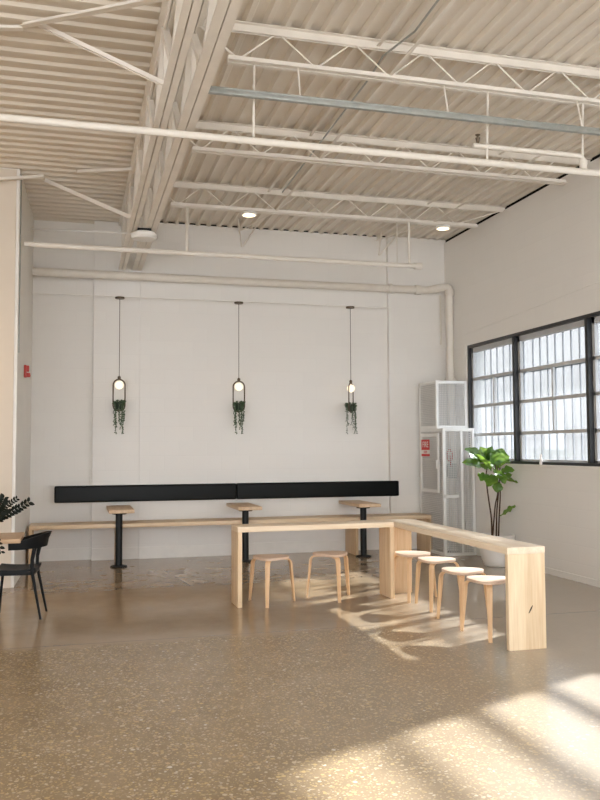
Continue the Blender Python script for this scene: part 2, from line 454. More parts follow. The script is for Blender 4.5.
def joist(y, label, xe):
    t = thing('roof_joist', label, 'roof joist', (3.1, y, 4.38), 'cross joists')
    def angle(z, zv, x0, x1):
        c = MB()
        for s in (-1, 1):
            c.box(x0, x1, *sorted((y+s*.012, y+s*.05)), z, z+.006)
            c.box(x0, x1, *sorted((y+s*.012, y+s*.018)), *sorted((z+.006 if zv > z else z, zv)))
        return c
    angle(4.655, 4.60, .80, XR+.1).build('top_chord', M_steel_paint, t)
    angle(4.365, 4.41, 1.07, xe).build('bottom_chord', M_steel_paint, t)
    w = MB(); x = 1.15; k = 0
    pts = [(x, y, 4.39)]
    while x < xe-.35:
        x += .3; k += 1
        pts.append((x, y, 4.63 if k % 2 else 4.39))
    for a, c in zip(pts, pts[1:]): w.tube([a, c], .0065, 6)
    w.tube([(.84, y, 4.62), pts[0]], .008, 6); w.tube([pts[-1], (XR, y, 4.62)], .008, 6)
    w.build('web', M_steel_paint, t)
for y, lab, xe in ((4.07, 'white open-web joist overhead, nearest the camera', 5.2), (5.94, 'white open-web joist just in front of the galvanised strut', 5.2),
                   (7.87, 'white open-web joist between the galvanised strut and the lit downlights', 5.15), (9.75, 'white open-web joist that carries the two small lit downlights', 5.05)):
    joist(y, lab, xe)

# cross bridging running along the room through the joists
def bridging(x, label):
    t = thing('joist_bridging', label, 'bridging', (x, 6, 4.4), 'bridging bars')
    for nm, z, dx in (('bar', 4.62, 0), ('bar', 4.40, .10)):
        MB().bar((x+dx, -1.5, z), (x+dx, 11.55 if z > 4.5 else 9.8, z), .028, .006).build(nm, M_steel_paint, t)
    MB().bar((x+.10, 9.8, 4.40), (x+.0, W+.02, 4.62), .025, .005).build('bar', M_steel_paint, t)
    for s in (-1, 1): MB().bar((x+.05+s*.16, W-.55, 4.66), (x+.05, W+.02, 4.385), .022, .005).build('brace', M_steel_paint, t)
bridging(2.25, 'white flat bridging bars crossing the joists, nearer the girders')
bridging(4.35, 'white flat bridging bars crossing the joists, nearer the window wall')
# conduits beside the bridging
b = MB(); b.tube([(2.33, -1, 4.60), (2.34, 3.2, 4.59), (2.42, 5.6, 4.60), (2.30, 5.95, 4.56), (2.36, 6.4, 4.6), (2.42, 9.7, 4.62)], .009, 6)
tag(b.build('conduit', M_galv, smooth=True), 'thin grey cable conduit running beside the bridging bars under the roof deck', 'conduit')
# galvanised strut
b = MB(); b.box(.89, XR-.02, 5.83, 5.87, 4.07, 4.115); b.box(.89, XR-.02, 5.822, 5.832, 4.105, 4.115)
o = thing('strut_channel', 'galvanised grey-green strut channel hung across the right roof bay', 'strut', (3.1, 5.85, 4.07))
b.build('channel', M_galv, o, bevel=.003)
for x in (1.6, 2.8, 4.0, 5.1): MB().tube([(x, 5.92, 4.38), (x, 5.85, 4.11)], .006, 6).build('hanger_rod', M_steel_paint, o, smooth=True)

# diagonal braces left of the girder
def brace(p, q, label):
    b = MB(); b.bar(p, q, .055, .006); b.bar(Vector(p)+Vector((0,.02,.02)), Vector(q)+Vector((0,.02,.02)), .006, .04)
    tag(b.build('brace', M_steel_paint), label, 'brace', 'diagonal roof braces')
brace((-.28, 6.22, 4.60), (.575, 5.66, 4.005), 'white diagonal brace, nearer pair, from left deck down to girder')
brace((-.40, 6.25, 4.595), (.575, 4.72, 4.14), 'white diagonal brace, nearer pair, crossing up toward the camera')
brace((-.40, 6.30, 4.60), (-1.5, 6.25, 4.44), 'short white brace, nearer pair, running off to the left')
brace((-.36, 9.86, 4.585), (.565, 9.05, 3.99), 'white diagonal brace, farther pair, sloping down to girder near round ceiling fixture')
brace((-.36, 9.62, 4.55), (-1.4, 9.3, 4.30), 'white brace, farther pair, running left past the pier top')
brace((.0, 9.46, 4.585), (.55, 8.75, 4.42), 'short white brace, farther pair, rising to the girder top')

# ------------------------------------------------------------------ pipes
def elbow(a, c, d, r=.07, n=6):
    """points rounding the corner c between a and d"""
    a, c, d = Vector(a), Vector(c), Vector(d)
    p, q = c + (a-c).normalized()*r, c + (d-c).normalized()*r
    return [a] + [(p*(1-t)**2 + c*2*t*(1-t) + q*t*t) for t in [i/n for i in range(n+1)]] + [d]
t = thing('sprinkler_pipe', 'long white sprinkler main crossing in front of the steel girders', 'pipe', (2, 5.98, 3.83), 'sprinkler pipes')
ym, zm = 5.98, 3.795
MB().tube([(-3.5, ym, zm), (4.42, ym, zm)], .028, 12).build('main_pipe', M_pipe, t, smooth=True)
MB().tube([(4.25, ym, zm), (4.32, ym, zm)], .040, 12).build('coupling', M_pipe, t, smooth=True)
MB().tube(elbow((4.09, ym, zm), (4.09, ym, zm+.135), (3.08, ym, zm+.135), .05), .02, 10).build('branch_pipe', M_pipe, t, smooth=True)
MB().tube([(4.09, ym, zm+.02), (4.09, ym, zm+.10)], .032, 12).build('tee', M_pipe, t, smooth=True)
for x in (1.27, 3.2, 4.08, -1.2):
    MB().tube([(x, ym-.03, 4.38 if x > 0 else 4.63), (x, ym, zm+.03)], .009, 6).build('hanger', M_pipe, t, smooth=True)
MB().lathe([(.004, .0), (.012, .01), (.02, .05), (.006, .055), (.022, .075), (.004, .08)], (3.12, ym, zm+.15), 10).build('sprinkler_head', M_bronze, t, smooth=True)
t = thing('sprinkler_pipe', 'white capped pipe hung from the farthest joist before the back wall', 'pipe', (2, 9.75, 3.81), 'sprinkler pipes')
MB().tube([(XL+.0, 9.75, 3.812), (4.22, 9.75, 3.812)], .03, 12).build('main_pipe', M_pipe, t, smooth=True)
MB().tube([(4.16, 9.75, 3.812), (4.26, 9.75, 3.812)], .042, 12).build('end_cap', M_pipe, t, smooth=True)
for x in (1.263, 4.095): MB().tube([(x, 9.75, 4.372), (x, 9.75, 3.82)], .018, 8).build('hanger', M_pipe, t, smooth=True)
MB().tube([(3.93, 9.75, 4.5), (3.93, 9.75, 3.82)], .006, 6).build('hanger', M_pipe, t, smooth=True)
t = thing('standpipe', 'thick white pipe along the back wall turning down into the corner cage', 'pipe', (5.335, 11.2, 0))
yp, zp, yr, xr_ = W-.19, 3.855, 11.2, 5.335
p1 = [(XL+.01, yp, zp), (4.98, yp, zp), (5.05, yp-.01, zp), (5.11, yp-.045, zp), (5.20, yr+.07, zp+.004), (5.25, yr+.02, zp+.008), (5.29, yr, zp+.008)]
p2 = [(5.315, yr, zp), (5.33, yr, zp-.02), (xr_, yr, zp-.06), (xr_, yr, .30)]
MB().tube(p1 + p2, .055, 14).build('riser_pipe', M_pipe, t, smooth=True)
for p, q, nm in (((4.90, yp, zp), (4.98, yp, zp), 'coupling'), ((xr_, yr, 3.74), (xr_, yr, 3.82), 'coupling'), ((xr_, yr, 2.46), (xr_, yr, 2.50), 'flange'), ((4.47, yp, zp), (4.52, yp, zp), 'coupling')):
    MB().tube([p, q], .072 if nm == 'coupling' else .09, 14).build(nm, M_pipe, t, smooth=True)
MB().lathe([(.075, .0), (.075, .03), (.06, .035), (.06, .3), (.075, .31), (.075, .33), (.053, .34)], (xr_, yr, 0), 14).build('base_flange', M_metalw, t, smooth=True)
MB().lathe([(.065, 0), (.078, .05), (.078, .17), (.065, .22)], (xr_, yr, 1.05), 14).build('valve_body', M_galv, t, smooth=True)
wv = MB(); wv.tube([(5.22, yr-.17 + .085*math.cos(k*pi/8), 1.38 + .085*math.sin(k*pi/8)) for k in range(17)], .012, 6); wv.bar((5.22, yr-.17, 1.30), (5.22, yr-.17, 1.46), .012, .012); wv.tube([(5.22, yr-.17, 1.38), (5.31, yr-.04, 1.2)], .014, 6)
wv.build('valve_wheel', M_red, t, smooth=True)
MB().tube([(5.34, W-.11, 3.80), (5.34, W-.11, 3.3), (5.34, W-.11, 3.05)], .012, 6).build('side_tube', M_pipe, t, smooth=True)
# small conduit to the round ceiling fixture, thin supply line along the wall
tag(MB().tube([(XL+.004, 11.36, 4.40), (.62, 9.62, 3.975)], .010, 8).build('conduit', M_metalw, smooth=True), 'thin white conduit from the left wall to the round ceiling fixture', 'conduit')
tag(MB().tube([(XL, W-.20, 3.565), (4.515, W-.20, 3.565)], .007, 6).build('conduit', M_white, smooth=True), 'hair-thin white line along the back wall carrying the three planter pendants', 'conduit')
tag(MB().tube([(XR-.006, 10.95, 3.12), (XR-.006, 7.0, 3.30)], .005, 6).build('conduit', M_wall_r, smooth=True), 'faint painted conduit sloping across the right wall above the window', 'conduit')
t = thing('ceiling_fixture', 'round white disc-shaped fixture under the girder near the back wall', 'ceiling fixture', (.735, 9.42, 3.87))
MB().lathe([(.02, 0), (.125, .0), (.145, .02), (.145, .05), (.12, .075), (.02, .075)], (.735, 9.42, 3.865), 28).build('disc', M_metalw, t, smooth=True)
MB().box(.66, .81, 9.36, 9.48, 3.94, 3.98).build('bracket', M_black, t)
for x, lab in ((2.014, 'lit round downlight under the far joist, nearer the girders'), (4.57, 'lit round downlight under the far joist, beside the right wall')):
    t = thing('downlight', lab, 'ceiling light', (x, 9.75, 4.26), 'two lit downlights')
    MB().lathe([(.04, .045), (.088, .035), (.095, .012), (.094, .0), (.086, .0), (.086, .01)], (x, 9.75, 4.318), 24).build('housing', M_metalw, t, smooth=True)
    MB().lathe([(.002, .004), (.072, .004), (.072, .008), (.002, .008)], (x, 9.75, 4.313), 24).build('lens', M_led, t, smooth=True)

# ------------------------------------------------------------------ fire alarm on the left return wall
XA = -.599
t = thing('fire_alarm', 'small red fire alarm horn on the white return wall at far left', 'alarm', (XA, 10.57, 2.45))
MB().box(XA, XA+.03, 10.52, 10.62, 2.37, 2.52).build('backplate', M_red, t, bevel=.006)
MB().box(XA+.028, XA+.06, 10.53, 10.61, 2.44, 2.515).build('horn', M_red, t, bevel=.012)
MB().lathe([(.002, 0), (.025, .0), (.03, .02), (.024, .05), (.002, .055)], (XA+.045, 10.57, 2.375), 14).build('strobe', M_red, t, smooth=True)
tag(MB().tube([(-.612, 9.76, 4.6), (-.612, 9.76, 2.58)], .007, 6).build('conduit', M_galv, smooth=True), 'thin grey vertical conduit on the left return wall above the fire alarm', 'conduit')

# ------------------------------------------------------------------ bench along the back wall
t = thing('bench', 'long pale wooden bench running along the white back wall', 'bench', (2.2, 11.3, 0))
bz0, bz1, by = .480, .532, 11.08
MB().box(-.545, 4.96, by, W-.09, bz0, bz1).build('seat', W_bench_x, t, bevel=.006)
for x0, x1 in ((-.545, -.505), (.532, .572), (3.80, 3.84), (4.915, 4.96)):
    MB().box(x0, x1, by+.004, W-.09, 0, bz0).build('support_panel', W_bench_z, t, bevel=.003)
def cushion(x0, x1, label):
    t = thing('back_cushion', label, 'back cushion', ((x0+x1)/2, W-.05, .79), 'bench back cushions')
    b = MB(); z0, z1, y0 = .787, 1.010, W-.115
    b.box(x0+.004, x1-.004, y0, W-.018, z0, z1)
    b.build('pad', M_vinyl, t, bevel=.022, seg=4)
    MB().box(x0-.012 if x0 < 0 else x0, x1+.012 if x1 > 4 else x1, W-.018, W-.001, z0-.006, z1+.022).build('backing_board', M_white, t)
    sm = MB(); sm.tube([(x0+.02, y0-.001, z1-.022), (x1-.02, y0-.001, z1-.022)], .003, 5); sm.build('piping', M_vinyl, t)
cushion(-.255, 2.20, 'long black vinyl back cushion, the left half of the row')
cushion(2.20, 4.64, 'long black vinyl back cushion, the right half of the row')

# pedestal tables
ped = thing('pedestal_table', 'narrow wooden table on black post, leftmost, over the bench', 'table', (0,0,0), 'pedestal tables at the bench')
MB().box(-.135, .180, -.22, .69, .69, .735).build('tabletop', W_ped, ped, bevel=.006)
MB().lathe([(.043, .02), (.043, .668)], n=20).build('post', M_black, ped, smooth=True)
MB().lathe([(.002, .667), (.092, .667), (.094, .672), (.094, .684), (.002, .685)], n=24).build('top_plate', M_black, ped, smooth=True)
MB().lathe([(.002, 0), (.105, 0), (.108, .004), (.104, .016), (.05, .022), (.002, .022)], n=28).build('base_plate', M_black, ped, smooth=True)
PED = [(.560, 'narrow wooden table on black post, leftmost, over the bench'), (2.204, 'narrow wooden table on black post behind the left end of the bar table'), (3.862, 'narrow wooden table on black post, rightmost, near the bar table corner')]
for i, (x, lab) in enumerate(PED):
    o = ped if i == 0 else copy_tree(ped); o.location = (x, 10.935, 0); o['label'] = lab

# ------------------------------------------------------------------ L-shaped bar table
zt0, zt1 = .703, .755
t = thing('bar_table', 'long pale pine bar table parallel to the bench, with waterfall ends', 'table', (2.29, 7.97, 0), 'two arms of the L-shaped bar table')
MB().box(1.495, 3.092, 7.80, 8.10, zt0, zt1).build('tabletop', W_bar_x, t, bevel=.004)
MB().box(1.495, 1.537, 7.803, 8.10, 0, zt0).build('leg', W_leg_zx, t, bevel=.003)
MB().box(3.050, 3.092, 7.803, 8.10, 0, zt0).build('leg', W_leg_zx, t, bevel=.003)
t.rotation_euler = (0, 0, math.radians(1.6)); t.location.y += .025
t = thing('bar_table', 'pale pine bar table running toward the camera, four stools tucked along it', 'table', (3.26, 6.87, 0), 'two arms of the L-shaped bar table')
MB().box(3.10, 3.415, 5.595, 8.16, zt0, zt1).build('tabletop', W_bar_y, t, bevel=.004)
o = MB().box(3.104, 3.412, 5.597, 5.64, 0, zt0).build('leg', W_leg_knot, t, bevel=.003); o['label'] = 'end leg with a dark slanted knot'
MB().box(3.10, 3.395, 8.115, 8.157, 0, zt0).build('leg', W_leg_zy, t, bevel=.003)

# ------------------------------------------------------------------ stools
def rounded_tri(Rc, rr, n=8, a0=0):
    """triangle with big rounded corners and bowed sides"""
    pts = []
    N = 72
    for k in range(N):
        a = 2*pi*k/N
        r = Rc*(.885 + .105*math.cos(3*(a-a0)) + .01*math.cos(6*(a-a0)))
        pts.append((r*math.cos(a), r*math.sin(a)))
    return pts
def make_stool():
    s = thing('stool', '', 'stool', (0,0,0), 'bentwood stools at the bar table')
    b = MB(); b.prism(rounded_tri(.192, .05), .428, .452)
    b.build('seat', W_seat, s, bevel=.005)
    for k in range(3):
        a = 2*pi*k/3; c, sn = math.cos(a), math.sin(a)
        prof = [(.085, .4205), (.13, .4205), (.16, .418)]
        for j in range(1, 8):
            q = j/7*pi/2*.93
            prof.append((.16 + .058*math.sin(q), .418 - .058*(1-math.cos(q))))
        prof += [(.2235, .30), (.239, .15), (.254, 0)]
        rows = []
        for i, (r, z) in enumerate(prof):
            if i == 0: d = (1, 0)
            elif i == len(prof)-1: d = (prof[-1][0]-prof[-2][0], prof[-1][1]-prof[-2][1])
            else: d = (prof[i+1][0]-prof[i-1][0], prof[i+1][1]-prof[i-1][1])
            L = math.hypot(*d); nx, nz = -d[1]/L, d[0]/L      # outward
            f = min(1, max(0, (.42-z)/.42))
            hw = .024 - .009*f; ht = .0075 + .0035*math.sin(pi*min(1, f*1.2+.1))
            row = []
            for u, w in ((-hw, ht), (hw, ht), (hw, -ht), (-hw, -ht)):
                rr = r + nx*w; zz = max(0, z + nz*w)
                if i == len(prof)-1: zz = 0
                row.append((rr*c - u*sn, rr*sn + u*c, min(zz, .428)))
            rows.append(row)
        b = MB(); b.quad_grid(rows, closed_v=True, caps=True)
        b.build('leg', W_stleg, s, bevel=.003)
    return s
stool = make_stool()
ST = [(1.850, 7.96, 10, 'bentwood stool under the long bar table, nearer its left end'),
      (2.495, 8.03, 30, 'bentwood stool under the long bar table, nearer the corner'),
      (3.264, 7.80, 0, 'bentwood stool right by the table corner, farthest of the four in the row'),
      (3.300, 7.31, -5, 'second stool from the corner in the row of four'),
      (3.225, 6.60, 2, 'third stool from the corner in the row of four'),
      (3.212, 6.10, 3, 'bentwood stool beside the knotted end leg, nearest the camera')]
for i, (x, y, a, lab) in enumerate(ST):
    o = stool if i == 0 else copy_tree(stool)
    o.location = (x, y, 0); o.rotation_euler = (0, 0, math.radians(a)); o['label'] = lab

# ------------------------------------------------------------------ planter pendants
def make_pendant():
    p = thing('pendant_lamp', '', 'pendant lamp', (0,0,0), 'planter pendants over the bench')
    # local origin = bottom of the loop; canopy 1.50 m above
    MB().lathe([(.002, 1.522), (.06, 1.522), (.063, 1.528), (.063, 1.545), (.002, 1.548)], n=24).build('canopy', M_bronze, p, smooth=True)
    MB().tube([(0,0,.43), (0,0,1.523)], .0045, 6).build('cord', M_bronze, p, smooth=True)
    loop = []; r, h = .079, .425
    for k in range(25):
        a = pi*k/24; loop.append((r*math.cos(a), 0, h - r + r*math.sin(a)))
    for k in range(25):
        a = pi + pi*k/24; loop.append((r*math.cos(a), 0, r + r*math.sin(a)))
    loop.append(loop[0])
    MB().tube(loop, .0095, 8).build('loop_frame', M_bronze, p, smooth=True)
    MB().lathe([(.012, .425), (.022, .43), (.022, .46), (.006, .475)], n=12).build('socket', M_bronze, p, smooth=True)
    g = MB(); g.lathe([(.057*math.sin(pi*k/14)+.0005, .348 - .057*math.cos(pi*k/14)) for k in range(15)], n=20)
    g.build('globe', M_globe, p, smooth=True)
    MB().lathe([(.002, .015), (.052, .015), (.062, .10), (.066, .115), (.055, .112), (.002, .105)], n=20).build('planter', M_planter, p, smooth=True)
    rr = random.Random(4)
    f = MB()
    def leaf(c, d, L, w):
        d = Vector(d).normalized(); u = d.cross(Vector((0,1,.2))).normalized(); nrm = d.cross(u)
        pts = [Vector(c), Vector(c)+d*L*.5+u*w+nrm*w*.3, Vector(c)+d*L, Vector(c)+d*L*.5-u*w+nrm*w*.3]
        b0 = len(f.v); f.v += [tuple(q) for q in pts]; f.f.append((b0, b0+1, b0+2, b0+3))
    for k in range(90):
        a = rr.uniform(0, 2*pi); q = rr.uniform(.01, .065)
        leaf((q*math.cos(a), q*math.sin(a), rr.uniform(.08, .125)), (math.cos(a), math.sin(a), rr.uniform(-.6, 1.2)), rr.uniform(.03, .05), .012)
    for k in range(11):
        a = rr.uniform(0, 2*pi); q = .066; L = rr.choice([.16, .22, .28, .34, .40])
        x, y, z = q*math.cos(a), q*math.sin(a), .10
        pts = [(x, y, z)]
        n = int(L/.02)
        for j in range(n):
            x += rr.uniform(-.004, .004); y += rr.uniform(-.004, .004); z -= .02
            pts.append((x, y, z))
            for _ in range(2):
                leaf((x, y, z), (rr.uniform(-1,1), rr.uniform(-1,1), rr.uniform(-1.1,.1)), rr.uniform(.016, .028), .0075)
        f.tube(pts, .002, 4)
    f.build('trailing_vines', M_vine, p)
    return p
pend = make_pendant()
for i, (x, y, rz, lab) in enumerate(((.574, W-.20, 5, 'black loop pendant with glowing globe and trailing plant, leftmost, above left end of bench'),
                                (2.214, W-.20, -8, 'black loop pendant with glowing globe and trailing plant, middle one, above cushion seam'),
                                (3.868, W-.20, 48, 'loop pendant turned sideways with glowing globe and trailing plant, rightmost'))):
    o = pend if i == 0 else copy_tree(pend)
    o.location = (x, y, 2.012); o.rotation_euler = (0, 0, math.radians(rz)); o['label'] = lab

# ------------------------------------------------------------------ guard cage in the corner
t = thing('pipe_cage', 'white perforated metal cage with red sign guarding the corner standpipe', 'metal cage', (5.2, 11.1, 0))
xa, xb = 4.93, XR-.018; yl, yu, yw = 10.63, 10.83, 11.43
def framed(x0, x1, y0, y1, z0, z1, names, s=.04):
    """posts and rails of an angle-iron box"""
    f = MB()
    for x in (x0, x1-s):
        for y in (y0, y1-s): f.box(x, x+s, y, y+s, z0, z1)
    for z in (z0, z1-s):
        for y in (y0, y1-s): f.box(x0+s, x1-s, y, y+s, z, z+s)
        for x in (x0, x1-s): f.box(x, x+s, y0+s, y1-s, z, z+s)
    f.build(names, M_metalw, t, bevel=.003)
framed(xa, xb, yl, yw, .0, 1.765, 'lower_frame')
framed(xa, xb, yu, yw, 1.766, 2.445, 'upper_frame')
MB().box(xa+.008, xa+.012, yl+.02, yw-.02, .03, 1.74).build('side_panel', M_perf, t)
MB().box(xa+.02, xb-.02, yl+.008, yl+.012, .03, 1.74).build('front_panel', M_perf, t)
MB().box(xa+.008, xa+.012, yu+.02, yw-.02, 1.80, 2.41).build('side_panel', M_perf, t)
MB().box(xa+.02, xb-.02, yu+.008, yu+.012, 1.80, 2.41).build('front_panel', M_perf, t)
MB().box(xa+.002, xb-.002, yl+.04, yu+.0, 1.755, 1.764).build('ledge', M_metalw, t)
MB().box(xa+.02, xb-.12, yu+.03, yw-.03, 2.44, 2.448).build('top_sheet', M_perf, t)
d = MB(); dx0, dx1, dy0, dy1, dz0, dz1 = xa-.022, xa-.001, 10.74, 11.36, .86, 1.70
d.box(dx0, dx1, dy0, dy0+.05, dz0, dz1); d.box(dx0, dx1, dy1-.05, dy1, dz0, dz1)
d.box(dx0, dx1, dy0+.05, dy1-.05, dz0, dz0+.05); d.box(dx0, dx1, dy0+.05, dy1-.05, dz1-.05, dz1)
door = d.build('door', M_metalw, t, bevel=.003)
MB().box(dx0+.008, dx0+.011, dy0+.03, dy1-.03, dz0+.03, dz1-.03).build('door_mesh', M_perf, door)
MB().box(dx0-.025, dx0, dy0+.01, dy0+.035, 1.20, 1.32).build('latch', M_metalw, door, bevel=.004)
MB().box(xa+.001, xb-.25, yl+.0, yl+.03, .80, .84).build('rail', M_metalw, t)
MB().box(xa+.27, xa+.30, yl+.0, yl+.03, .04, 1.73).build('rail', M_metalw, t)
sg = thing('warning_sign', 'small red and white sign on the cage door', 'sign', (dx0, 11.155, 1.375))
sy0, sy1 = 11.02, 11.31; sx = dx0-.003
MB().box(sx, dx0, sy0, sy1, 1.372, 1.612).build('plate', M_signw, sg)
for z0, z1 in ((1.372, 1.405), (1.462, 1.612)): MB().box(sx-.0012, sx-.0002, sy0, sy1, z0, z1).build('red_band', M_signr, sg)
def text(body, size, y, z, mat):
    cu = bpy.data.curves.new('lettering', 'FONT'); cu.body = body; cu.size = size; cu.align_x = 'CENTER'; cu.extrude = .0006
    cu.fill_mode = 'BOTH'
    to = bpy.data.objects.new('tmp', cu); COL.objects.link(to)
    bpy.context.view_layer.update()
    me = bpy.data.meshes.new_from_object(to.evaluated_get(bpy.context.evaluated_depsgraph_get()))
    bpy.data.objects.remove(to)
    # text plane faces -X : local x -> -Y, local y -> Z
    me.transform(Matrix(((0, 0, -1, 0), (-1, 0, 0, 0), (0, 1, 0, 0), (0, 0, 0, 1))))
    me.materials.clear(); me.materials.append(mat)
    o = bpy.data.objects.new('lettering', me); COL.objects.link(o)
    o.parent = sg; o.location = Vector((sx-.0022, y, z)) - sg.location
text('FIRE', .118, 11.165, 1.502, M_signw); text('RISER', .05, 11.165, 1.416, M_signr)

# ------------------------------------------------------------------ fiddle-leaf fig
px, py = 5.165, 9.60
t = thing('potted_fig', 'fiddle-leaf fig in a white pot under the window beside the cage', 'potted plant', (px, py, 0))
MB().lathe([(.002, 0), (.135, 0), (.152, .012), (.185, .10), (.226, .30), (.235, .39), (.23, .395), (.212, .395), (.206, .34), (.002, .335)], (px, py, 0), 40).build('pot', M_pot, t, smooth=True)
MB().lathe([(.002, .336), (.20, .336), (.20, .35), (.1, .362), (.002, .366)], (px, py, 0), 30).build('soil', M_soil, t, smooth=True)
# image plane axes at the plant (leaf layout measured from the photo, in metres)
AX = Vector((.965, -.262, 0))
def P(ix, iy, dep=0):
    """ix,iy = photo pixel offsets at the plant, turned into metres about the stem base (496,532)"""
    k = .0121
    return Vector((px-.01, py, .455)) + AX*((ix-496)*k) + Vector((.262, .965, 0))*dep + Vector((0, 0, (532-iy)*k))
def stem(pts, r0, r1):
    pts = [P(*q) for q in pts]
    pts[0].z = .34
    fine = []
    for i in range(len(pts)-1):
        for j in range(5):
            s = j/5
            p0 = pts[max(0, i-1)]; p1 = pts[i]; p2 = pts[i+1]; p3 = pts[min(len(pts)-1, i+2)]
            fine.append(.5*((2*p1) + (-p0+p2)*s + (2*p0-5*p1+4*p2-p3)*s*s + (-p0+3*p1-3*p2+p3)*s**3))
    fine.append(pts[-1]); n = len(fine)
    MB().tube(fine, r0, 8, [r0+(r1-r0)*i/(n-1) for i in range(n)]).build('stem', M_bark, t, smooth=True)
stem([(492, 535, -.03), (491.5, 520, -.04), (489, 500, -.04), (487, 478, -.03), (489, 466, 0)], .012, .008)
stem([(492.5, 522, -.03), (496, 508, -.02), (499, 496, 0), (500, 480, .02), (501, 462, .03)], .010, .007)
stem([(497, 535, .0), (498, 515, .0), (499.5, 495, -.02), (499, 480, -.04), (496, 464, -.04)], .011, .007)
stem([(500, 535, .04), (501.5, 515, .04), (503, 495, .05), (502.5, 478, .05), (504, 460, .05)], .011, .007)
fo = MB()
def fig_leaf(base, tip, w, nrm, droop=.12, seed=0):
    """obovate blade with a midrib fold; base/tip in P() coordinates, nrm rough facing"""
    B, T = P(*base), P(*tip); T = T + (T-B)*.06; w *= 1.25; d = T - B; L = d.length; d.normalize()
    n = Vector(nrm).normalized(); n = (n - d*n.dot(d)).normalized(); u = d.cross(n)
    rr = random.Random(seed); rows = []
    prof = [.03, .30, .52, .66, .80, .93, 1.0, .96, .78, .45, .06]
    N = len(prof)-1
    for i, q in enumerate(prof):
        s = i/N; c = B + d*(L*s) - n*(droop*L*(s*s)) 
        row = []
        for e in (-1, -.6, -.25, 0, .25, .6, 1):
            fold = abs(e)*w*q*.28
            wave = .012*math.sin(6*s*pi + e*2 + seed)*abs(e)
            row.append(c + u*(e*w*q) + n*(fold + wave))
        rows.append(row)
    fo.quad_grid(rows)
V = Vector
cam_dir = (-.262, -.965, .1)
LV = [((489,464,0), (468,447,-.05), .085, (-.3,-.6,.9), .1), ((490,469,-.02), (464.5,459,-.10), .090, (-.4,-.5,1), .15),
      ((492,471,-.05), (474,452,-.22), .085, (-.2,-.3,1), .05), ((491,468,.03), (484.5,446,.05), .075, (0,-1,.4), .1),
      ((490,460,.05), (496,446,.08), .06, (.3,-.9,.3), .1), ((498,466,0), (501,449,.04), .085, (.1,-.9,.4), .1),
      ((501,466,.05), (508,448,.10), .085, (.2,-.9,.3), .1), ((501,468,0), (509.5,459,-.08), .075, (.3,-.5,.8), .15),
      ((502,474,.02), (514.5,468,-.04), .085, (.4,-.6,.8), .2), ((501,474,-.04), (507,476,-.16), .095, (.2,-.6,.7), .2),
      ((502,480,0), (519,481.5,-.05), .060, (.1,-.3,1), .1), ((498,475,-.04), (486.5,483,-.15), .075, (-.2,-.5,.9), .2),
      ((499,481,-.03), (497.5,492,-.08), .055, (-.2,-.8,.4), .1), ((488,474,-.04), (480,477,-.14), .065, (-.2,-.6,.8), .3),
      ((494,468,-.05), (503,481,-.22), .060, (0,-.6,.8), .1), ((496,464,-.04), (492,452,-.12), .08, (0,-.9,.5), .1),
      ((499,462,.04), (488,450,.10), .08, (-.2,-.8,.5), .1), ((504,462,.05), (513,455,.16), .075, (.4,-.7,.6), .1),
      ((502.5,518,.04), (518,510,.0), .055, (.1,-.4,1), -.15), ((500,470,.05), (496,458,.2), .08, (0,-.8,.5), .1)]
for i, (bs, tp, w, n, dr) in enumerate(LV): fig_leaf(bs, tp, w, n, dr, i*3)
fo.build('foliage', M_leaf, t, smooth=True, angle=80)

# small ornament on the window sill
tag(MB().lathe([(.002, 0), (.022, 0), (.024, .02), (.018, .07), (.009, .09), (.009, .125), (.002, .128)], (XR-.005, 8.93, Z0+.0005), 16).build('bottle', M_signw, smooth=True), 'tiny pale bottle standing on the window sill', 'bottle')

# ------------------------------------------------------------------ cafe table, plant and chair at left edge
t = thing('cafe_table', 'wooden table cut off by the left edge of the photo', 'table', (-.80, 8.0, 0))
MB().box(-1.14, -.445, 7.70, 8.30, .682, .722).build('tabletop', W_table, t, bevel=.006)
MB().lathe([(.03, .02), (.03, .682)], (-.84, 8.0, 0), 16).build('post', M_black, t, smooth=True)
MB().lathe([(.002, 0), (.21, 0), (.215, .006), (.05, .02), (.002, .021)], (-.84, 8.0, 0), 30).build('base_plate', M_black, t, smooth=True)
t = thing('zz_plant', 'dark leafy plant on the table at the left edge', 'plant', (-.74, 7.95, .722))
MB().lathe([(.002, 0), (.06, 0), (.075, .09), (.078, .10), (.066, .098), (.002, .09)], (-.74, 7.95, .722), 20).build('pot', M_pot, t, smooth=True)
fz = MB()
def frond(p0, p1, p2, L, seed, big=1.0):
    rr = random.Random(seed); p0, p1, p2 = V(p0), V(p1), V(p2); pts = []
    for i in range(15):
        s = i/14; pts.append(p0*(1-s)**2 + p1*2*s*(1-s) + p2*s*s)
    fz.tube(pts, .004, 5, [.005-.003*i/14 for i in range(15)])
    for i in range(4, 15):
        d = (pts[i] - pts[i-1]).normalized()
        side = d.cross(V((.2, -1, .1))).normalized()
        for sg_ in (-1, 1):
            dd = (side*sg_*.9 + d*.75 + V((0, rr.uniform(-.5, .5), 0))).normalized()
            l = L*big*rr.uniform(.8, 1.1); w = l*.27; nn = dd.cross(V((rr.uniform(-.4,.4), -1, rr.uniform(-.2,.6)))).normalized()
            c = pts[i]; b0 = len(fz.v)
            q = [c, c+dd*l*.35+nn*w, c+dd*l*.7+nn*w*.8, c+dd*l, c+dd*l*.7-nn*w*.8, c+dd*l*.35-nn*w]
            k = dd.cross(nn)*.004
            fz.v += [tuple(a) for a in q]; fz.f.append(tuple(b0+j for j in range(6)))
base = (-.74, 7.95, .83)
frond(base, (-.60, 7.93, .90), (-.40, 7.93, 1.02), .058, 1)
frond(base, (-.64, 7.9, .96), (-.50, 7.9, 1.055), .052, 2, .8)
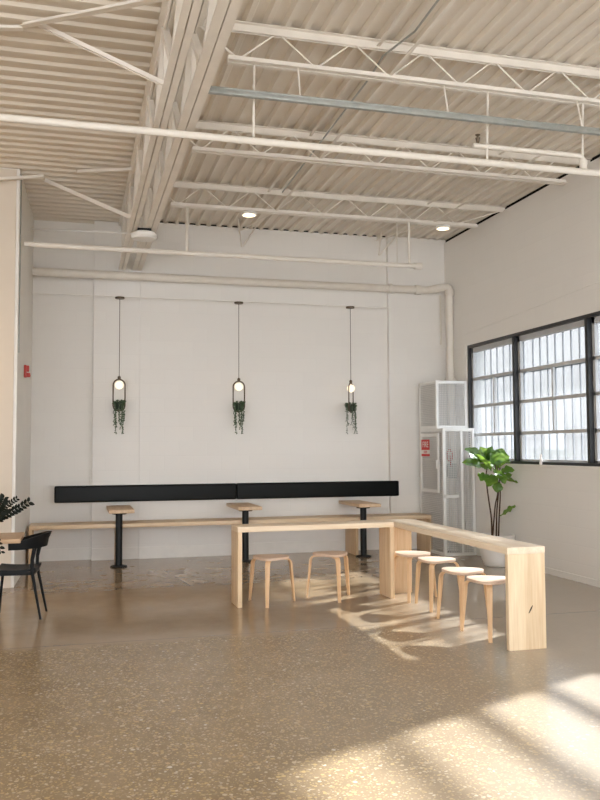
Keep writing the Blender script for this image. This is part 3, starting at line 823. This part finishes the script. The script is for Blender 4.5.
frond(base, (-.66, 8.05, .95), (-.62, 8.1, 1.05), .06, 3)
frond(base, (-.66, 7.85, .90), (-.60, 7.85, .96), .065, 4)
frond(base, (-.80, 8.0, 1.0), (-.85, 8.05, 1.12), .06, 5)
frond(base, (-.86, 7.9, .95), (-.98, 7.85, 1.03), .06, 6)
frond(base, (-.70, 7.60, .92), (-.60, 7.60, .63), .05, 7)
fz.build('foliage', M_zz, t)

t = arm_chair = thing('armchair', 'black plastic armchair at the left edge, facing the table', 'chair', (-.44, 7.99, 0))
cy = 7.99
# seat shell
b = MB(); rows = []
for i in range(9):
    s = i/8; x = -.645 + .36*s
    hw = .215 - .03*s + .0*math.sin(pi*s)
    rows.append([(x, cy + hw*e, .437 + .012*abs(e)**2 - .012*math.sin(pi*s) + (.004 if s > .9 else 0)) for e in (-1, -.7, -.35, 0, .35, .7, 1)])
top = rows; bot = [[(x, y, z-.022) for x, y, z in r] for r in rows]
n, m_ = len(rows), 7
b.quad_grid(top); b.quad_grid(bot)
edge_t = top[0] + [r[-1] for r in top[1:]] + top[-1][::-1][1:] + [r[0] for r in top[::-1][1:-1]]
edge_b = bot[0] + [r[-1] for r in bot[1:]] + bot[-1][::-1][1:] + [r[0] for r in bot[::-1][1:-1]]
b.quad_grid([edge_t, edge_b], closed_v=True)
b.build('seat', M_blackplastic, t, smooth=True, angle=50)
f = MB()
for y in (cy-.15, cy+.15): f.box(-.63, -.30, y-.011, y+.011, .385, .414)
for x in (-.62, -.31): f.box(x-.011, x+.011, cy-.15, cy+.15, .385, .414)
f.build('seat_frame', M_blackplastic, t, bevel=.004)
# wrap-around back rail
b = MB(); rows = []
for i in range(41):
    s = -1 + 2*i/40; a = s*1.66
    rx, ry = .245, .235
    x = -.455 + rx*math.cos(a)*1.0 + (-.03 if abs(s) > .9 else 0); y = cy + ry*math.sin(a)
    cen = max(0, math.cos(a*.78))
    zt = .655 + .10*cen**1.2; zb = .612 + .015*cen
    ox, oy = math.cos(a), math.sin(a); th = .011 + .006*(1-cen)
    lean = .028*cen
    rows.append([(x+ox*(th+lean), y+oy*(th+lean*.6), zt), (x+ox*(th), y+oy*th, (zt+zb)/2), (x+ox*(th-lean*.4), y+oy*th, zb),
                 (x-ox*(th+lean*.4), y-oy*th, zb), (x-ox*th, y-oy*th, (zt+zb)/2), (x+ox*(lean-th), y-oy*(th-lean*.6), zt)])
b.quad_grid(rows, closed_v=True, caps=True)
b.build('back_rail', M_blackplastic, t, bevel=.004, angle=50)
for s in (-1, 1):
    y = cy + s*.175
    MB().tube([(-.235, cy+s*.187, 0), (-.285, cy+s*.17, .25), (-.318, cy+s*.155, .42), (-.318, cy+s*.155, .52), (-.295, cy+s*.165, .63)], .012, 10, [.010, .0125, .015, .016, .020]).build('leg', M_blackplastic, t, smooth=True)
    MB().tube([(-.655, cy+s*.195, 0), (-.635, cy+s*.165, .25), (-.615, cy+s*.145, .405)], .012, 10, [.010, .0125, .015]).build('leg', M_blackplastic, t, smooth=True)

arm_chair.rotation_euler = (0, 0, math.radians(-6)); arm_chair.location.x -= .018
# ------------------------------------------------------------------ outside
struct(MB().box(XO+.001, 40, -30, 45, -.3, -.15), 'ground', M_asphalt)
def building(x0, x1, y0, y1, h, label):
    t = thing('building', label, 'building', (x0, (y0+y1)/2, -.15))
    MB().box(x0, x1, y0, y1, -.15, h).build('walls', M_ext, t)
    y = y0+1.2
    while y < y1-1.5:
        MB().box(x0-.03, x0+.05, y, y+1.2, 1.4, 2.9).build('window', M_muntin, t); y += 2.6
building(16, 24, 8, 42, 6.2, 'pale low building faintly seen outside through the window')
# unseen slab added to block sun from the far window's upper rows
struct(MB().box(XR+2.75, XR+4.1, 8.15, 15, 4.66, 4.80), 'canopy', M_ext)

# ------------------------------------------------------------------ light
sun = bpy.data.lights.new('sun', 'SUN'); sun.energy = 13.2; sun.angle = math.radians(1.8); sun.color = (1, .97, .94)
so = bpy.data.objects.new('sun', sun); COL.objects.link(so)
so.rotation_euler = Vector((-1, -.46, -.629)).to_track_quat('-Z', 'Y').to_euler(); so.location = (15, 15, 10)
lamp = bpy.data.lights.new('wall_lamp_bulb', 'POINT'); lamp.energy = 8; lamp.color = (1, .66, .36); lamp.shadow_soft_size = .12
lo = bpy.data.objects.new('wall_lamp_bulb', lamp); COL.objects.link(lo); lo.location = (-1.75, 9.0, 2.35)
w = bpy.data.worlds.new('sky'); S.world = w; w.use_nodes = True
bg = w.node_tree.nodes['Background']; bg.inputs[0].default_value = (.95, .97, 1, 1); bg.inputs[1].default_value = 3.2

# ------------------------------------------------------------------ camera
cam = bpy.data.cameras.new('camera'); co = bpy.data.objects.new('camera', cam); COL.objects.link(co); S.camera = co
f_px, yaw, pit, rol = 831.7, .26468, .057646, -.0050662
fw = Vector((math.sin(yaw)*math.cos(pit), math.cos(yaw)*math.cos(pit), math.sin(pit)))
r0 = Vector((math.cos(yaw), -math.sin(yaw), 0)); u0 = r0.cross(fw)
rt = r0*math.cos(rol) + u0*math.sin(rol); up = u0*math.cos(rol) - r0*math.sin(rol)
M = Matrix((( rt.x, up.x, -fw.x, 0), (rt.y, up.y, -fw.y, 0), (rt.z, up.z, -fw.z, 1.5), (0, 0, 0, 1)))
co.matrix_world = M
cam.sensor_fit = 'VERTICAL'; cam.sensor_height = 24; cam.lens = 24*f_px/800; cam.clip_end = 200

S.view_settings.view_transform = 'Standard'; S.view_settings.look = 'None'; S.view_settings.gamma = 1
S.view_settings.use_curve_mapping = False; S.view_settings.exposure = 1.05
S.cycles.max_bounces = 14; S.cycles.diffuse_bounces = 8; S.cycles.transparent_max_bounces = 24
S.cycles.caustics_reflective = False; S.cycles.caustics_refractive = False; S.cycles.sample_clamp_indirect = 6
